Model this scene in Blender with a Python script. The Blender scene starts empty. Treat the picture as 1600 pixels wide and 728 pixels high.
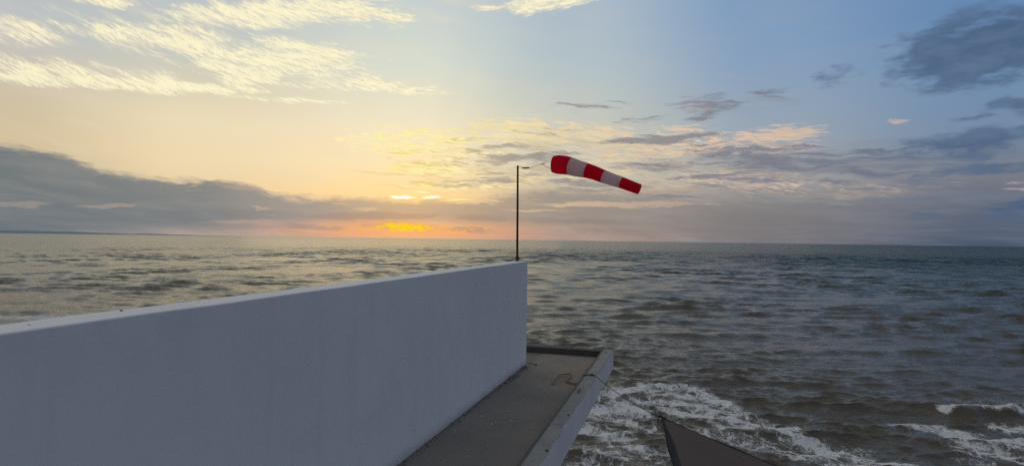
import bpy, bmesh, math, random
import numpy as np
from mathutils import Vector, Matrix, noise as mnoise

random.seed(7)
rng = np.random.default_rng(11)
sc = bpy.context.scene
COL = sc.collection

# ------------------------------------------------------------------ camera
CAM_Z = 9.8                      # metres above the sea
FPX = 900.0                      # focal length in pixels of the 1600 px photograph
ROLL = math.atan(0.01375)
PITCH = math.atan(10.3 / 900)
fw = Vector((0, math.cos(PITCH), math.sin(PITCH)))
r0 = Vector((1, 0, 0)); u0 = r0.cross(fw)
CR = r0 * math.cos(ROLL) + u0 * math.sin(ROLL)
CU = u0 * math.cos(ROLL) - r0 * math.sin(ROLL)
cam_d = bpy.data.cameras.new('camera')
cam = bpy.data.objects.new('camera', cam_d)
COL.objects.link(cam)
cam_d.sensor_fit = 'HORIZONTAL'
cam_d.sensor_width = 36.0
cam_d.lens = 36.0 * FPX / 1600
cam_d.clip_start = 0.05
cam_d.clip_end = 200000
cam.matrix_world = Matrix(((CR.x, CU.x, -fw.x, 0), (CR.y, CU.y, -fw.y, 0), (CR.z, CU.z, -fw.z, CAM_Z), (0, 0, 0, 1)))
sc.camera = cam

sc.view_settings.view_transform = 'Standard'
sc.view_settings.look = 'None'
sc.view_settings.exposure = 0.0
sc.view_settings.gamma = 1.0
sc.view_settings.use_curve_mapping = False
sc.render.engine = 'CYCLES'
sc.cycles.use_denoising = False
sc.cycles.use_adaptive_sampling = True
sc.cycles.adaptive_threshold = 0.012
sc.cycles.max_bounces = 6
sc.cycles.diffuse_bounces = 3
sc.cycles.glossy_bounces = 3
sc.cycles.transparent_max_bounces = 8
sc.cycles.caustics_reflective = False
sc.cycles.caustics_refractive = False


def lin(c):
    return tuple(((v / 255) / 12.92 if v / 255 <= 0.04045 else ((v / 255 + 0.055) / 1.055) ** 2.4) for v in c)


def azel(px, py):
    """compass angle and height angle (degrees) of a direction in the photograph"""
    d = (fw + CR * ((px - 800) / FPX) - CU * ((py - 364) / FPX)).normalized()
    return math.degrees(math.atan2(d.x, d.y)), math.degrees(math.asin(d.z))


# ------------------------------------------------------------------ node helpers
class Sock:
    """a socket one can do arithmetic with"""
    def __init__(self, g, s): self.g, self.s = g, s
    def __add__(self, o): return self.g.m('ADD', self, o)
    __radd__ = __add__
    def __sub__(self, o): return self.g.m('SUBTRACT', self, o)
    def __rsub__(self, o): return self.g.m('SUBTRACT', o, self)
    def __mul__(self, o): return self.g.m('MULTIPLY', self, o)
    __rmul__ = __mul__
    def __truediv__(self, o): return self.g.m('DIVIDE', self, o)
    def __rtruediv__(self, o): return self.g.m('DIVIDE', o, self)


class G:
    def __init__(self, tree):
        self.t = tree
        tree.nodes.clear()

    def n(self, typ, **kw):
        nd = self.t.nodes.new(typ)
        for k, v in kw.items(): setattr(nd, k, v)
        return nd

    def put(self, inp, v):
        if isinstance(v, Sock): self.t.links.new(v.s, inp)
        elif v is not None:
            if hasattr(inp.default_value, '__len__') and not isinstance(v, (int, float)):
                v = tuple(v)
                if len(inp.default_value) == 4 and len(v) == 3: v = v + (1,)
            inp.default_value = v

    def m(self, op, a, b=None, c=None, clamp=False):
        nd = self.n('ShaderNodeMath', operation=op, use_clamp=clamp)
        for i, v in enumerate((a, b, c)):
            if v is not None: self.put(nd.inputs[i], v)
        return Sock(self, nd.outputs[0])

    def mn(self, *a):
        r = a[0]
        for x in a[1:]: r = self.m('MINIMUM', r, x)
        return r

    def mx(self, *a):
        r = a[0]
        for x in a[1:]: r = self.m('MAXIMUM', r, x)
        return r

    def ss(self, x, lo, hi):
        nd = self.n('ShaderNodeMapRange', interpolation_type='SMOOTHSTEP')
        self.put(nd.inputs[0], x); self.put(nd.inputs[1], lo); self.put(nd.inputs[2], hi)
        return Sock(self, nd.outputs[0])

    def lr(self, x, lo, hi, a=0.0, b=1.0):
        nd = self.n('ShaderNodeMapRange')
        self.put(nd.inputs[0], x); self.put(nd.inputs[1], lo); self.put(nd.inputs[2], hi)
        self.put(nd.inputs[3], a); self.put(nd.inputs[4], b)
        return Sock(self, nd.outputs[0])

    def mix(self, f, a, b, mode='MIX'):
        nd = self.n('ShaderNodeMix', data_type='RGBA', blend_type=mode)
        nd.clamp_factor = True
        self.put(nd.inputs[0], f); self.put(nd.inputs[6], a); self.put(nd.inputs[7], b)
        return Sock(self, nd.outputs[2])

    def xyz(self, x, y, z=0.0):
        nd = self.n('ShaderNodeCombineXYZ')
        for i, v in enumerate((x, y, z)): self.put(nd.inputs[i], v)
        return Sock(self, nd.outputs[0])

    def sep(self, v):
        nd = self.n('ShaderNodeSeparateXYZ'); self.put(nd.inputs[0], v)
        return [Sock(self, o) for o in nd.outputs]

    def rgb(self, c):
        nd = self.n('ShaderNodeSeparateColor'); self.put(nd.inputs[0], c)
        return [Sock(self, o) for o in nd.outputs]

    def framp(self, f, stops, interp='LINEAR'):
        return self.rgb(self.ramp(f, stops, interp))[0]

    def vmath(self, op, a, b=None):
        nd = self.n('ShaderNodeVectorMath', operation=op)
        self.put(nd.inputs[0], a)
        if b is not None: self.put(nd.inputs[1], b)
        return Sock(self, nd.outputs[1] if op in ('LENGTH', 'DISTANCE', 'DOT_PRODUCT') else nd.outputs[0])

    def mapping(self, v, loc=(0, 0, 0), rot=(0, 0, 0), scale=(1, 1, 1), typ='POINT'):
        nd = self.n('ShaderNodeMapping', vector_type=typ)
        self.put(nd.inputs[0], v)
        nd.inputs[1].default_value = loc; nd.inputs[2].default_value = rot; nd.inputs[3].default_value = scale
        return Sock(self, nd.outputs[0])

    def aniso(self, v, deg, lx, ly):
        """coordinates stretched lx along a heading of deg degrees and ly across it"""
        return self.mapping(v, rot=(0, 0, math.radians(deg)), scale=(lx, ly, 1), typ='TEXTURE')

    def noise(self, v, scale=1.0, detail=4.0, rough=0.55, dist=0.0, color=False):
        nd = self.n('ShaderNodeTexNoise')
        self.put(nd.inputs['Vector'], v)
        nd.inputs['Scale'].default_value = scale; nd.inputs['Detail'].default_value = detail
        nd.inputs['Roughness'].default_value = rough; nd.inputs['Distortion'].default_value = dist
        return Sock(self, nd.outputs[1 if color else 0])

    def voro(self, v, scale=1.0, feature='F1', rand=1.0):
        nd = self.n('ShaderNodeTexVoronoi', feature=feature)
        self.put(nd.inputs['Vector'], v)
        nd.inputs['Scale'].default_value = scale; nd.inputs['Randomness'].default_value = rand
        return Sock(self, nd.outputs[0])

    def ramp(self, f, stops, interp='LINEAR'):
        nd = self.n('ShaderNodeValToRGB')
        cr = nd.color_ramp; cr.interpolation = interp
        stops = sorted(stops, key=lambda s: s[0])
        while len(cr.elements) < len(stops): cr.elements.new(0.5)
        for e, (p, c) in zip(cr.elements, stops):
            e.position = min(max(p, 0), 1)
            e.color = (c, c, c, 1) if isinstance(c, (int, float)) else tuple(c) + (1,)
        self.put(nd.inputs[0], f)
        return Sock(self, nd.outputs[0])

    def curve(self, x, pts, lo, hi, ylo, yhi):
        """piecewise linear function of x through pts"""
        r = self.framp((x - lo) / (hi - lo), [((p - lo) / (hi - lo), (q - ylo) / (yhi - ylo)) for p, q in pts], 'EASE')
        return r * (yhi - ylo) + ylo


# ------------------------------------------------------------------ sky
world = bpy.data.worlds.new('World')
sc.world = world
world.use_nodes = True
g = G(world.node_tree)
SKY_STRENGTH = 0.1
SUN_AZ, SUN_EL = -10.1, 3.6

tc = g.n('ShaderNodeTexCoord')
D = Sock(g, tc.outputs['Generated'])
dx, dy, dz = g.sep(D)
AZ = g.m('ARCTAN2', dx, dy) * (180 / math.pi)
EL = g.m('ARCSINE', dz) * (180 / math.pi)
P = g.xyz(AZ, EL, 0.0)
# cloud-sheet coordinates: where the ray meets a level sheet overhead (streaks converge on the horizon)
inv = 1.0 / (g.mx(dz, 0.0) + 0.045)
Q = g.xyz(dx * inv, dy * inv, 0.0)

# clear-air gradients: colour against height for several compass directions
STN = {
    0:    [(0, (188, 194, 196)), (60, (196, 196, 192)), (150, (208, 194, 166)), (215, (214, 194, 158)), (300, (176, 165, 150)), (340, (122, 130, 140)), (358, (108, 120, 134))],
    300:  [(0, (190, 197, 199)), (90, (198, 202, 192)), (140, (222, 212, 184)), (190, (236, 220, 184)), (250, (238, 217, 176)), (300, (234, 208, 166)), (345, (166, 150, 146)), (364, (158, 146, 144))],
    640:  [(0, (196, 208, 208)), (100, (213, 220, 208)), (150, (226, 224, 200)), (200, (239, 227, 198)), (260, (247, 225, 180)), (305, (250, 216, 152)), (335, (226, 178, 130)), (353, (238, 166, 116)), (370, (236, 170, 126))],
    900:  [(0, (170, 187, 202)), (100, (178, 193, 199)), (200, (198, 200, 188)), (270, (206, 198, 176)), (320, (178, 164, 148)), (350, (166, 147, 137)), (374, (168, 147, 139))],
    1200: [(0, (124, 155, 192)), (100, (134, 160, 190)), (200, (150, 165, 180)), (280, (162, 160, 157)), (330, (134, 131, 132)), (376, (122, 118, 122))],
    1560: [(0, (100, 136, 178)), (120, (112, 143, 178)), (200, (116, 140, 168)), (270, (120, 125, 136)), (330, (94, 103, 122)), (380, (71, 86, 108))],
}
ZENITH = (160, 159, 156)
BACK = [(0.0, (106, 113, 131)), (8.0, (112, 121, 142)), (22.0, (117, 134, 160)), (90.0, ZENITH)]
el01 = g.m('DIVIDE', EL, 90.0, clamp=True)
base = None
stations = [(-180.0, None), (azel(0, 300)[0], 0), (azel(300, 300)[0], 300), (azel(640, 300)[0], 640), (azel(900, 300)[0], 900), (azel(1200, 300)[0], 1200), (azel(1560, 300)[0], 1560), (120.0, None)]
prev = None
for a, k in stations:
    if k is None:
        st = [(e / 90, lin(c)) for e, c in BACK]
    else:
        st = [(max(azel(k, y)[1], 0.0) / 90, lin(c)) for y, c in STN[k]]
        top = [c for y, c in STN[k] if y == 0][0]
        st.append((36 / 90, lin(tuple(0.2 * t + 0.8 * z for t, z in zip(top, ZENITH)))))
        st.append((1.0, lin(ZENITH)))
    col = g.ramp(el01, st)
    base = col if base is None else g.mix(g.ss(AZ, prev, a), base, col)
    prev = a
# left of the frame the sky comes back down to the dusk behind the camera through the first pair above

nish = g.n('ShaderNodeTexSky', sky_type='NISHITA')
nish.sun_disc = False
nish.sun_elevation = math.radians(SUN_EL)
nish.sun_rotation = math.radians(SUN_AZ)
nish.air_density = 1.0; nish.dust_density = 2.0
nishita = Sock(g, nish.outputs[0])
base = g.mix(0.03, base, g.mix(1.0, nishita, (0.1, 0.1, 0.1), 'MULTIPLY'))

# wandering of all cloud outlines
wn = g.noise(g.mapping(P, scale=(0.16, 0.42, 1)), 1.0, 5, 0.6, color=True)
wx, wy, wz = g.rgb(wn)
SW = (AZ + (wx - 0.5) * 5.0, EL + (wy - 0.5) * 1.7)
PW = g.xyz(*SW)
wn2 = g.noise(g.mapping(P, scale=(0.5, 1.6, 1)), 1.0, 6, 0.62, color=True)
ux, uy, uz = g.rgb(wn2)
SF = (AZ + (wx - 0.5) * 2.6 + (ux - 0.5) * 1.8, EL + (wy - 0.5) * 0.9 + (uy - 0.5) * 0.75)
PF = g.xyz(*SF); SFv = PF


def blobs(p, items):
    """largest of several soft ellipses, each lying along a segment (x0, y0, x1, y1, half thickness[, weight])"""
    best = None
    for it in items:
        x0, y0, x1, y1, hw = it[:5]
        wgt = it[5] if len(it) > 5 else 1.0
        a0, e0 = azel(x0, y0); a1, e1 = azel(x1, y1)
        cx, cy = (a0 + a1) / 2, (e0 + e1) / 2
        L = math.hypot(a1 - a0, e1 - e0) / 2
        th = math.atan2(e1 - e0, a1 - a0)
        hh = hw / FPX * 180 / math.pi * math.cos(math.radians(cx))
        c, sn = math.cos(th), math.sin(th)
        px_, py_ = p
        s1 = g.m('MULTIPLY_ADD', px_, c / L, g.m('MULTIPLY_ADD', py_, sn / L, -(cx * c + cy * sn) / L))
        s2 = g.m('MULTIPLY_ADD', px_, -sn / hh, g.m('MULTIPLY_ADD', py_, c / hh, (cx * sn - cy * c) / hh))
        v = g.m('MULTIPLY_ADD', g.m('MULTIPLY_ADD', s1, s1, s2 * s2), -wgt, wgt)
        best = v if best is None else g.m('MAXIMUM', best, v)
    return best


sky = base

# --- faint veil that mottles the clear air
veil = g.noise(g.aniso(Q, 20, 1.1, 1.9), 1.0, 5, 0.55)
veil2 = g.noise(g.aniso(P, -8, 9.0, 1.6), 1.0, 5, 0.6)
sky = g.mix(g.m('ADD', g.ss(veil, 0.48, 0.78) * 0.2, g.ss(veil2, 0.46, 0.72) * 0.22), sky, g.ramp((AZ + 45) / 90, [(0, lin((226, 212, 184))), (0.42, lin((238, 226, 190))), (0.62, lin((184, 186, 188))), (0.8, lin((150, 160, 174))), (1, lin((122, 136, 160)))]))

# --- high bright cirrus, upper left
CIR = blobs(SF, [
    (-160, 104, 480, 140, 15, 1.05), (-140, 88, 330, 126, 20, 0.62), (90, 26, 620, 128, 36, 0.85), (210, 26, 640, 2, 24, 0.95), (330, 58, 610, 100, 24, 0.8),
    (440, 116, 720, 147, 12, 0.85), (-130, 34, 130, 60, 24, 0.55), (350, 152, 570, 164, 7, 0.5), (90, -4, 240, 6, 8, 0.8),
    (440, -6, 660, 30, 24, 0.75), (770, 18, 960, -20, 17, 1.0), (735, 12, 810, 12, 5, 0.5), (280, 138, 500, 106, 14, 0.85), (60, 40, 260, 62, 15, 0.7), (200, 72, 590, 116, 34, 0.55), (240, 20, 330, 26, 9, 0.5)])
# the streaks fan: they run down to the right on the left side, and up to the right nearer the middle
fan = g.xyz(AZ + (wx - 0.5) * 1.5, EL + (wy - 0.5) * 0.8 + (AZ + 24.0) * (AZ + 24.0) * -0.0065, 0.0)
c1 = g.noise(g.aniso(fan, -6, 4.2, 0.66), 1.0, 6, 0.64)
c2 = g.noise(g.aniso(fan, -17, 1.1, 0.2), 1.0, 4, 0.62)
c3 = g.noise(g.aniso(fan, -42, 0.4, 0.12), 1.0, 3, 0.6)
tex = c1 * 1.3 + c2 * 0.5 + c3 * 0.24 - 1.02
big = g.noise(g.aniso(fan, -10, 5.0, 1.5), 1.0, 3, 0.5)
cden = g.ss(CIR * 0.85 + tex * 1.8 + (big - 0.5) * 1.25, -0.06, 0.82) * g.ss(CIR, -0.45, 0.25)
rip = (c2 - 0.5) * 1.5 + (c3 - 0.5) * 0.8
ccol = g.mix(g.ss(rip + CIR * 0.3 + (c1 - 0.5) * 0.6, -0.28, 0.42), lin((216, 204, 190)), lin((255, 247, 206)))
sky = g.mix(cden * 0.95, sky, ccol)

# --- streaky cloudlets between the sun and the right, lit yellow to peach
st1 = g.noise(g.aniso(PW, -2, 5.5, 0.52), 1.0, 6, 0.6)
st2 = g.noise(g.aniso(PF, -5, 1.9, 0.27), 1.0, 5, 0.64)
LIT = blobs(SF, [
    (560, 205, 860, 235, 32, 0.45), (560, 254, 820, 270, 14, 0.75), (590, 233, 700, 240, 10, 0.7), (680, 212, 980, 212, 34, 0.8), (840, 200, 1060, 230, 26, 0.75),
    (980, 217, 1130, 203, 18, 0.7), (1140, 216, 1310, 202, 17, 1.0), (840, 240, 1110, 254, 26, 0.65), (1150, 242, 1310, 226, 12, 0.8), (800, 318, 1120, 318, 7, 1.0),
    (1000, 258, 1290, 290, 32, 0.55), (970, 242, 1150, 230, 15, 0.75), (740, 296, 900, 256, 20, 0.7), (1220, 302, 1500, 288, 20, 0.45), (1385, 190, 1420, 190, 5, 0.8),
    (1050, 168, 1125, 170, 10, 0.5), (870, 302, 1100, 288, 16, 0.65), (1550, 292, 1650, 288, 13, 0.45)])
lden = g.ss(LIT * 1.15 + (st2 - 0.5) * 3.8 + (st1 - 0.5) * 2.0, 0.2, 1.05) * g.ss(LIT, -0.35, 0.3)
lcol = g.ramp((AZ + 45) / 90, [(0, lin((250, 226, 170))), (0.38, lin((255, 232, 148))), (0.5, lin((252, 228, 164))), (0.6, lin((238, 210, 168))), (0.72, lin((232, 200, 168))), (0.9, lin((180, 166, 164)))])
sky = g.mix(lden * 0.85, sky, lcol)

# tan shade woven through the gold above the sun
WEAVE = blobs(SF, [(520, 262, 1060, 232, 62, 1.0), (900, 235, 1420, 262, 56, 0.8)])
wden = g.ss(WEAVE * 0.5 + (st1 - 0.5) * 3.2 + (st2 - 0.5) * 1.6, 0.1, 0.9) * g.ss(WEAVE, 0.0, 0.6)
wcol = g.ramp((AZ + 45) / 90, [(0.3, lin((232, 206, 142))), (0.42, lin((222, 194, 132))), (0.5, lin((188, 178, 156))), (0.6, lin((166, 162, 160))), (0.75, lin((142, 146, 158)))])
sky = g.mix(wden * 0.75, sky, wcol)
LIT2 = blobs(SF, [(500, 214, 830, 234, 36, 0.75), (590, 262, 780, 268, 12, 0.9), (640, 290, 800, 292, 10, 0.7), (960, 232, 1300, 214, 22, 0.9), (1000, 268, 1340, 292, 22, 0.7), (860, 282, 1010, 262, 14, 0.8)])
st3 = g.noise(g.aniso(SFv, -4, 1.3, 0.16), 1.0, 5, 0.66)
l2 = g.ss(LIT2 * 0.9 + (st3 - 0.5) * 4.2 + (st1 - 0.5) * 1.5, 0.3, 1.0) * g.ss(LIT2, -0.2, 0.3)
sky = g.mix(l2 * 0.95, sky, g.ramp((AZ + 45) / 90, [(0.36, lin((255, 244, 166))), (0.48, lin((255, 238, 182))), (0.58, lin((242, 214, 172))), (0.74, lin((222, 194, 170)))]))

# --- grey streaks and patches
GREY = blobs(SF, [
    (925, 220, 1140, 211, 9, 1.0), (1030, 169, 1170, 158, 16, 0.7), (1070, 184, 1130, 181, 7, 0.8), (865, 169, 985, 165, 9, 0.7), (710, 233, 830, 228, 9, 0.9), (955, 192, 1060, 176, 9, 0.5),
    (1020, 232, 1340, 242, 19, 0.7), (1000, 264, 1330, 250, 14, 0.7), (1060, 290, 1290, 270, 13, 0.7), (880, 260, 1080, 254, 9, 0.6), (980, 270, 1270, 282, 9, 0.6),
    (690, 254, 920, 238, 9, 0.85), (680, 290, 850, 276, 9, 0.85), (735, 273, 790, 267, 6, 0.7), (1160, 258, 1500, 232, 15, 0.7), (1170, 142, 1240, 145, 8, 0.35),
    (780, 274, 1080, 298, 15, 0.7), (1030, 338, 1075, 341, 6, 0.7), (820, 288, 1130, 306, 12, 0.75), (1240, 280, 1600, 262, 14, 0.5), (760, 212, 900, 200, 6, 0.3)])
gden = g.ss(GREY + (st1 - 0.5) * 3.6 + (st2 - 0.5) * 2.2, 0.1, 1.0) * g.ss(GREY, -0.5, 0.2)
gcol = g.ramp((AZ + 45) / 90, [(0.3, lin((196, 176, 144))), (0.44, lin((184, 166, 144))), (0.52, lin((150, 145, 142))), (0.68, lin((130, 131, 139))), (0.9, lin((95, 110, 138)))])
sky = g.mix(gden * 0.85, sky, gcol)

# wide soft lavender-grey sheets
SOFT = blobs(SW, [(980, 262, 1700, 236, 30, 1.0), (1020, 304, 1700, 292, 24, 0.9), (790, 300, 1140, 312, 22, 0.9), (700, 250, 1000, 246, 16, 0.5), (1100, 172, 1300, 150, 22, 0.35)])
sden = g.ss(SOFT * 0.8 + (st1 - 0.5) * 2.4, 0.05, 1.0) * g.ss(SOFT, -0.1, 0.4)
sky = g.mix(sden * 0.55, sky, g.ramp((AZ + 45) / 90, [(0.44, lin((186, 172, 150))), (0.55, lin((152, 147, 141))), (0.7, lin((132, 131, 134))), (0.9, lin((102, 112, 130)))]))

# --- blue-grey masses on the right, one added out of frame to dim sea reflections
DARK = blobs(SW, [
    (1370, 102, 1720, 48, 66, 1.0), (1640, 40, 2600, -160, 150, 0.8), (1260, 123, 1350, 118, 17, 0.45), (1520, 174, 1680, 158, 20, 0.65), (1370, 236, 1700, 210, 26, 0.7), (1460, 263, 1700, 254, 12, 0.6),
    (1520, 328, 1700, 318, 17, 0.9), (1420, 334, 1480, 336, 9, 0.55), (1470, 185, 1660, 186, 8, 0.4), (1420, 64, 1640, 12, 30, 0.6)])
dn = g.noise(g.mapping(P, scale=(0.3, 0.75, 1)), 1.0, 6, 0.62)
dden = g.ss(DARK + (dn - 0.5) * 2.2 + (uy - 0.5) * 0.8, 0.0, 0.75) * g.ss(DARK, -0.5, 0.2)
dcol = g.mix(g.ss(dn, 0.35, 0.7), lin((68, 90, 120)), lin((90, 110, 140)))
sky = g.mix(dden * 0.86, sky, dcol)

# --- low deck of grey cloud that runs along the horizon
EW = EL + (wy - 0.5) * 1.5 + (uy - 0.5) * 1.3 + (st2 - 0.5) * 1.1
top_pts = [azel(x, y) for x, y in [(-200, 214), (0, 222), (80, 234), (165, 264), (250, 271), (300, 277), (370, 279), (420, 296), (500, 305), (640, 312), (720, 312), (800, 300), (860, 292), (900, 296), (1000, 300), (1100, 312), (1250, 312), (1500, 318), (1700, 318)]]
top = g.curve(AZ + (wx - 0.5) * 3.0, [(a, e) for a, e in top_pts], -60, 60, 0, 12)
deck = g.ss(top - EW, -0.15, 0.8)
deck_a = g.framp((AZ + 45) / 90, [(0.0, 0.93), (0.2, 0.9), (0.34, 0.74), (0.42, 0.72), (0.55, 0.75), (0.68, 0.55), (0.85, 0.5)])
holes = g.ss(st1 + (st2 - 0.5) * 0.6, 0.6, 0.72) * 0.55
bot = g.ss(EL, g.framp((AZ + 45) / 90, [(0.0, 0.0), (0.22, 0.2), (0.3, 1.0), (0.4, 1.35), (0.55, 1.2), (0.7, 0.7), (0.8, 0.2)]) * 1.0 - 0.35, g.framp((AZ + 45) / 90, [(0.0, 0.01), (0.3, 1.0), (0.4, 1.0), (0.55, 1.0), (0.75, 0.4)]) * 2.2)
dkcol = g.ramp((AZ + 45) / 90, [(0.02, lin((104, 115, 121))), (0.18, lin((115, 123, 127))), (0.29, lin((146, 143, 140))), (0.385, lin((188, 160, 133))), (0.46, lin((166, 150, 135))), (0.6, lin((140, 134, 129))), (0.76, lin((120, 118, 121))), (0.93, lin((88, 100, 121)))])
dmod = g.noise(g.aniso(PW, -3, 9.0, 0.9), 1.0, 5, 0.58)
dkcol = g.mix(g.ss(dmod, 0.4, 0.68) * 0.5, dkcol, g.mix(0.35, dkcol, lin((176, 168, 160))))
sky = g.mix(deck * deck_a * bot * (1.0 - holes * g.ss(AZ, -38.0, -20.0)), sky, dkcol)

# thin dark streak under the deck, and low broken cumulus on the horizon
LOW = blobs(SF, [(470, 338, 700, 336, 6, 1.3), (705, 340, 800, 342, 5, 0.9), (790, 342, 1000, 350, 5, 0.6), (420, 352, 560, 356, 6, 0.5), (560, 352, 700, 356, 7, 0.6), (700, 356, 780, 362, 6, 0.6), (860, 358, 1050, 366, 7, 0.4)])
lw = g.ss(LOW + (ux - 0.5) * 1.2, -0.05, 0.55)
sky = g.mix(lw * 0.6, sky, g.ramp((AZ + 45) / 90, [(0.25, lin((150, 140, 138))), (0.39, lin((190, 150, 120))), (0.5, lin((160, 142, 130))), (0.7, lin((122, 118, 122)))]))
# pale gaps in the left bank
GAP = blobs(SF, [(-40, 322, 100, 320, 5, 0.9), (110, 322, 215, 318, 5, 1.1), (340, 292, 420, 296, 5, 0.8), (300, 346, 480, 350, 6, 0.7), (540, 328, 600, 328, 3, 1.1), (600, 317, 640, 316, 2.5, 1.0), (700, 318, 790, 312, 4, 0.9), (820, 319, 1120, 318, 5, 1.0), (1170, 306, 1500, 300, 9, 0.6), (960, 300, 1120, 296, 6, 0.7), (770, 330, 900, 328, 3, 0.5)])
sky = g.mix(g.ss(GAP + (uy - 0.5) * 0.8, 0.0, 0.7) * 0.6, sky, g.ramp((AZ + 45) / 90, [(0, lin((152, 148, 142))), (0.28, lin((196, 164, 146))), (0.4, lin((250, 214, 150))), (0.5, lin((236, 204, 160))), (0.6, lin((212, 182, 154))), (0.75, lin((156, 146, 142)))]))

# faint rays fanning up from behind the deck
ang = g.m('ARCTAN2', EL - 3.3, AZ - SUN_AZ)
ray = g.noise(g.xyz(ang * 2.6, 0.0, 0.0), 1.0, 3, 0.6)
rd = g.m('SQRT', (AZ - SUN_AZ) * (AZ - SUN_AZ) + (EL - 3.3) * (EL - 3.3))
sky = g.mix(g.ss(ray, 0.42, 0.68) * g.ss(rd, 3.0, 7.0) * g.ss(rd, 24.0, 10.0) * g.ss(EL, 4.0, 7.0) * 0.09, sky, lin((246, 242, 222)))

# --- the sun's fire through the gaps
gl = g.vmath('LENGTH', g.mapping(P, loc=(SUN_AZ, 3.3, 0), scale=(9.0, 4.2, 1), typ='TEXTURE'))
sky = g.mix(g.ss(gl, 1.0, 0.0) * 0.08, sky, lin((255, 224, 150)))
FIRE = blobs(SF, [(612, 309, 652, 309, 3.6, 1.6), (650, 309, 692, 310, 3.0, 1.3), (640, 300, 680, 300, 2.0, 0.8), (640, 287, 690, 290, 2.4, 0.6), (585, 262, 640, 262, 3.0, 0.5), (690, 314, 745, 312, 2.5, 0.7)])
sky = g.mix(g.ss(FIRE + (uz - 0.5) * 0.5, 0.0, 0.7), sky, lin((255, 236, 140)))
sky = g.mix(g.ss(FIRE + (uz - 0.5) * 0.5, 0.5, 1.1), sky, (1.25, 1.15, 0.95))
EMB = blobs(SF, [(570, 354, 700, 355, 11, 0.9), (500, 358, 790, 358, 11, 0.4), (600, 354, 680, 355, 9, 0.9)])
en = g.noise(g.aniso(PF, 20, 0.5, 0.22), 1.0, 5, 0.65)
sky = g.mix(g.ss(EMB + (en - 0.5) * 3.4, 0.1, 0.85) * g.ss(EMB, -0.2, 0.2), sky, g.mix(g.ss(EMB + (en - 0.5) * 1.5, 0.3, 0.85), lin((248, 176, 88)), lin((255, 210, 36))))

bg = g.n('ShaderNodeBackground')
# colours above are display radiances; the physically scaled sky runs at SKY_STRENGTH
g.put(bg.inputs[0], g.mix(1.0, sky, (1 / SKY_STRENGTH,) * 3, 'MULTIPLY'))
bg.inputs[1].default_value = SKY_STRENGTH
wo = g.n('ShaderNodeOutputWorld')
world.node_tree.links.new(bg.outputs[0], wo.inputs[0])
world.cycles.sampling_method = 'MANUAL'
world.cycles.sample_map_resolution = 512

# ------------------------------------------------------------------ sun behind the cloud: faint, broad and warm
sd = bpy.data.lights.new('sun', 'SUN')
sd.energy = 0.03
sd.angle = math.radians(30)
sd.color = (1.0, 0.72, 0.42)
sun = bpy.data.objects.new('sun', sd)
COL.objects.link(sun)
sun.location = (0, 0, 60)
sv = Vector((math.sin(math.radians(SUN_AZ)) * math.cos(math.radians(SUN_EL)), math.cos(math.radians(SUN_AZ)) * math.cos(math.radians(SUN_EL)), math.sin(math.radians(SUN_EL))))
sun.rotation_euler = sv.to_track_quat('Z', 'Y').to_euler()


# ------------------------------------------------------------------ object helpers
def tag(o, label=None, cat=None, group=None, kind=None):
    for k, v in (('label', label), ('category', cat), ('group', group), ('kind', kind)):
        if v: o[k] = v
    return o


def empty(name, loc=(0, 0, 0), rz=0.0):
    o = bpy.data.objects.new(name, None)
    o.empty_display_size = 0.2
    COL.objects.link(o)
    o.location = loc; o.rotation_euler = (0, 0, rz)
    return o


def link(name, bm, mat, parent=None, smooth=False, loc=None, rz=None):
    me = bpy.data.meshes.new(name)
    bm.normal_update(); bm.to_mesh(me); bm.free()
    if smooth:
        for p in me.polygons: p.use_smooth = True
    for mt in (mat if isinstance(mat, (list, tuple)) else [mat]): me.materials.append(mt)
    o = bpy.data.objects.new(name, me)
    COL.objects.link(o)
    if parent: o.parent = parent
    if loc is not None: o.location = loc
    if rz is not None: o.rotation_euler = (0, 0, rz)
    return o


def box(bm, x0, x1, y0, y1, z0, z1, bevel=0.0, cuts=0, rough=0.0):
    vs = [bm.verts.new((x, y, z)) for z in (z0, z1) for y in (y0, y1) for x in (x0, x1)]
    fs = [(0, 2, 3, 1), (4, 5, 7, 6), (0, 1, 5, 4), (2, 6, 7, 3), (0, 4, 6, 2), (1, 3, 7, 5)]
    faces = [bm.faces.new([vs[i] for i in f]) for f in fs]
    es = list({e for f in faces for e in f.edges})
    if bevel: bmesh.ops.bevel(bm, geom=es, offset=bevel, segments=2, affect='EDGES', profile=0.5)
    return vs


def tube(bm, pts, r, seg=8, cap=True):
    pts = [Vector(p) for p in pts]
    rs = r if isinstance(r, (list, tuple)) else [r] * len(pts)
    rings = []
    ref = None
    for i, p in enumerate(pts):
        t = (pts[min(i + 1, len(pts) - 1)] - pts[max(i - 1, 0)]).normalized()
        if ref is None: ref = Vector((0, 0, 1)) if abs(t.z) < 0.9 else Vector((1, 0, 0))
        a = t.cross(ref).normalized(); b = t.cross(a).normalized()
        ref = -b if False else ref
        rings.append([bm.verts.new(p + (a * math.cos(2 * math.pi * k / seg) + b * math.sin(2 * math.pi * k / seg)) * rs[i]) for k in range(seg)])
    for i in range(len(rings) - 1):
        for k in range(seg):
            bm.faces.new((rings[i][k], rings[i][(k + 1) % seg], rings[i + 1][(k + 1) % seg], rings[i + 1][k]))
    if cap:
        bm.faces.new(rings[0][::-1]); bm.faces.new(rings[-1])


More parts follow.
